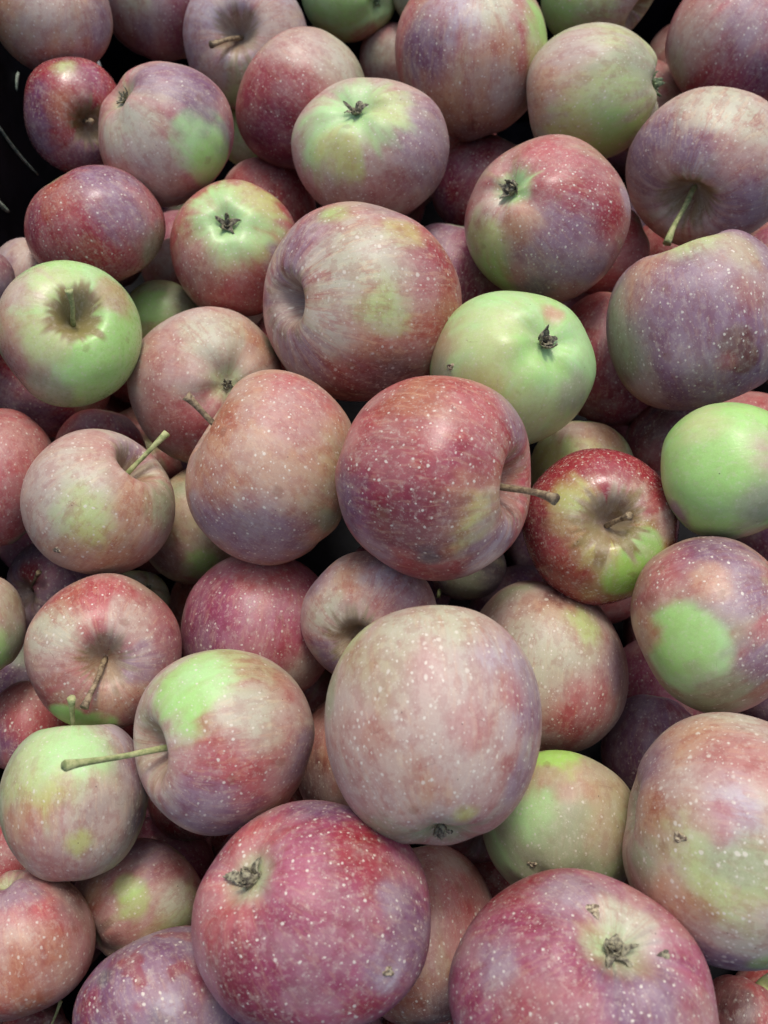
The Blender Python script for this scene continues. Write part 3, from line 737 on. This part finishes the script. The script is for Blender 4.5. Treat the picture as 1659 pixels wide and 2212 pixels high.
# ------------------------------------------------------------------ lower layers of the heap
def lower_layers():
    rg = np.random.RandomState(5)
    cen, rad = P.copy(), R.copy()
    dtop = np.linalg.norm(P - CAM, axis=1)
    spots = []
    cand = np.stack([rg.uniform(-.205, .26, 90000), rg.uniform(-.24, .36, 90000), -.035 - .13 * rg.rand(90000)], 1)
    cand = cand[np.argsort(-cand[:, 2])]
    for c in cand:
        r_ = .028 + .006 * ((c[0] * 977) % 1)
        if c[0] - r_ < X0 + .002 or c[0] + r_ > X1 or c[1] - r_ < Y0 or c[1] + r_ > Y1 or c[2] - r_ < -.189: continue
        if (np.sqrt(((cen - c) ** 2).sum(1)) < (rad + r_) * .985).any(): continue
        rel = c - CAM; dep = rel @ FWD; u = W2 + FPX * (rel @ RT) / dep; v = H2 - FPX * (rel @ UP) / dep
        if not (-60 < u < 1720 and -60 < v < 2270): continue
        dc = np.linalg.norm(rel)
        an_ = np.arccos(np.clip(dirs @ (rel / dc), -1, 1))
        if ((an_ < al + r_ / dc) & (dc < dtop + .004)).any(): continue      # stays under the top layer
        cen = np.vstack([cen, c]); rad = np.append(rad, r_); spots.append((c, r_))
    cand = np.stack([rg.uniform(-.205, .26, 60000), rg.uniform(-.24, .36, 60000), -.05 - .12 * rg.rand(60000)], 1)
    for c in cand[np.argsort(-cand[:, 2])]:                                  # small fruit settled between the others
        r_ = .021 + .004 * ((c[0] * 977) % 1)
        if c[0] - r_ < X0 + .002 or c[2] - r_ < -.189: continue
        if (np.sqrt(((cen - c) ** 2).sum(1)) < (rad + r_) * .985).any(): continue
        rel = c - CAM; dep = rel @ FWD; u = W2 + FPX * (rel @ RT) / dep; v = H2 - FPX * (rel @ UP) / dep
        if not (-60 < u < 1720 and -60 < v < 2270): continue
        dc = np.linalg.norm(rel)
        an_ = np.arccos(np.clip(dirs @ (rel / dc), -1, 1))
        if ((an_ < al + r_ / dc) & (dc < dtop + .004)).any(): continue
        cen = np.vstack([cen, c]); rad = np.append(rad, r_); spots.append((c, r_))
    return spots
LOW = lower_layers()
protos = [ROOTS[k].children[0].data for k in (5, 15, 29, 38, 43, 59, 21, 36)]
proto_r = [max(Vector(v.co).length for v in list(me.vertices)[::50]) for me in protos]
rg = np.random.RandomState(11)
low_roots = []
for q, (c, r_) in enumerate(LOW):
    me = protos[q % len(protos)]
    r = bpy.data.objects.new('apple', None); COL.objects.link(r); r.empty_display_size = .01
    r.location = c
    r.scale = (r_ / proto_r[q % len(protos)] * 1.02,) * 3
    r.rotation_euler = rg.uniform(0, 6.28, 3)
    k = bpy.data.objects.new('skin', me); COL.objects.link(k); k.parent = r
    low_roots.append((r, k))

# keep those that can be glimpsed through the gaps, from here or from a step to either side
bpy.context.view_layer.update()
dg = bpy.context.evaluated_depsgraph_get()
seen = {}
side = {}
for shift in (np.zeros(3), np.array([.09, 0, 0]), np.array([-.09, 0, 0]), np.array([0, -.09, 0]), np.array([0, .09, 0])):
    o_ = Vector(CAM + shift)
    main = not shift.any()
    stp = 9 if main else 18
    for yy in range(4, 2212, stp):
        for xx in range(4, 1659, stp):
            hit, loc_, _n, _i, ob, _m = scene.ray_cast(dg, o_, Vector(unproject(xx, yy)).normalized())
            if hit and ob.parent is not None:
                d_ = seen if main else side
                d_.setdefault(ob.parent.name, []).append((xx, yy))
SHORT = ("orange-tan corner|violet top-edge|lavender-pink|small green top-edge|tan-shouldered red|green-topped violet-cheeked|tan-pink sliver|greenish tan|"
 "tall striped violet|green hollowed top-edge|green-bottomed tan|red top-right corner|pale-stemmed violet|glossy yellow-patched red|green-patched dusty pink|"
 "deep red speckled|green-topped red-bellied|bright red arc|big streaked|crimson|green-heeled speckled red|half-hidden violet|russet-starred green|lavender sliver|"
 "left-edge dark violet|small yellow-green|dusty salmon-pink|orange-tan speckled|big crimson|plain pale green|dim red|lumpy grey-violet|smooth right-edge green|"
 "brownish red|yellow and peach|glossy patched red|left-edge red|dark red arc|upright-stemmed tan-pink|tucked tan-green|small dotted violet|hanging-stem red|"
 "pink and green left-edge|bright pink-red|olive-hollowed pink|largest dusty pink|dull grey-brown|green-shouldered pink-tan|round-patched violet-red|salmon-red left-edge|"
 "straight-stemmed green-tan|long-stemmed tan|squeezed brownish tan|lime-banded grey-green|dark violet|tall right-edge tan|big red-pink|salmon-brown|largest pink-purple|"
 "reddish brown corner|lime-striped red|blotched purple|twisted-stemmed shaded|dim bottom-edge red|corner tan-green|dark red sliver|tucked grey-green|small pinkish|almost buried green").split('|')
assert len(SHORT) == len(A)
used = set()
for r, k in low_roots:
    nm = r.name
    if nm in seen and len(seen[nm]) >= 2:
        cx_, cy_ = np.mean(seen[nm], axis=0)
        dd_ = [(min(math.hypot(cx_ - a[0], cy_ - a[1]) - (a[2] + a[3]) / 2, 400) + (40 if pri[i] <= 3 else 0), i) for i, a in enumerate(A)]
        near = [i for _, i in sorted(dd_)[:6]]
        for pa in ((0, 1), (0, 2), (1, 2), (0, 3), (1, 3), (2, 3), (0, 4), (1, 4), (0, 5), (1, 5), (2, 4)):
            key = tuple(sorted((near[pa[0]], near[pa[1]])))
            if key not in used: break
        used.add(key)
        r['label'] = 'shaded apple deep between the %s and the %s ones' % (SHORT[key[0]], SHORT[key[1]])
        r['category'] = 'apple'; r['group'] = 'apples heaped in the crate'
    elif nm in seen or len(side.get(nm, [])) >= 8:
        r['label'] = 'shaded apple hidden in the dark under the top layer of the heap'
        r['category'] = 'apple'; r['group'] = 'apples buried under the top layer'
    else:
        bpy.data.objects.remove(k); bpy.data.objects.remove(r)
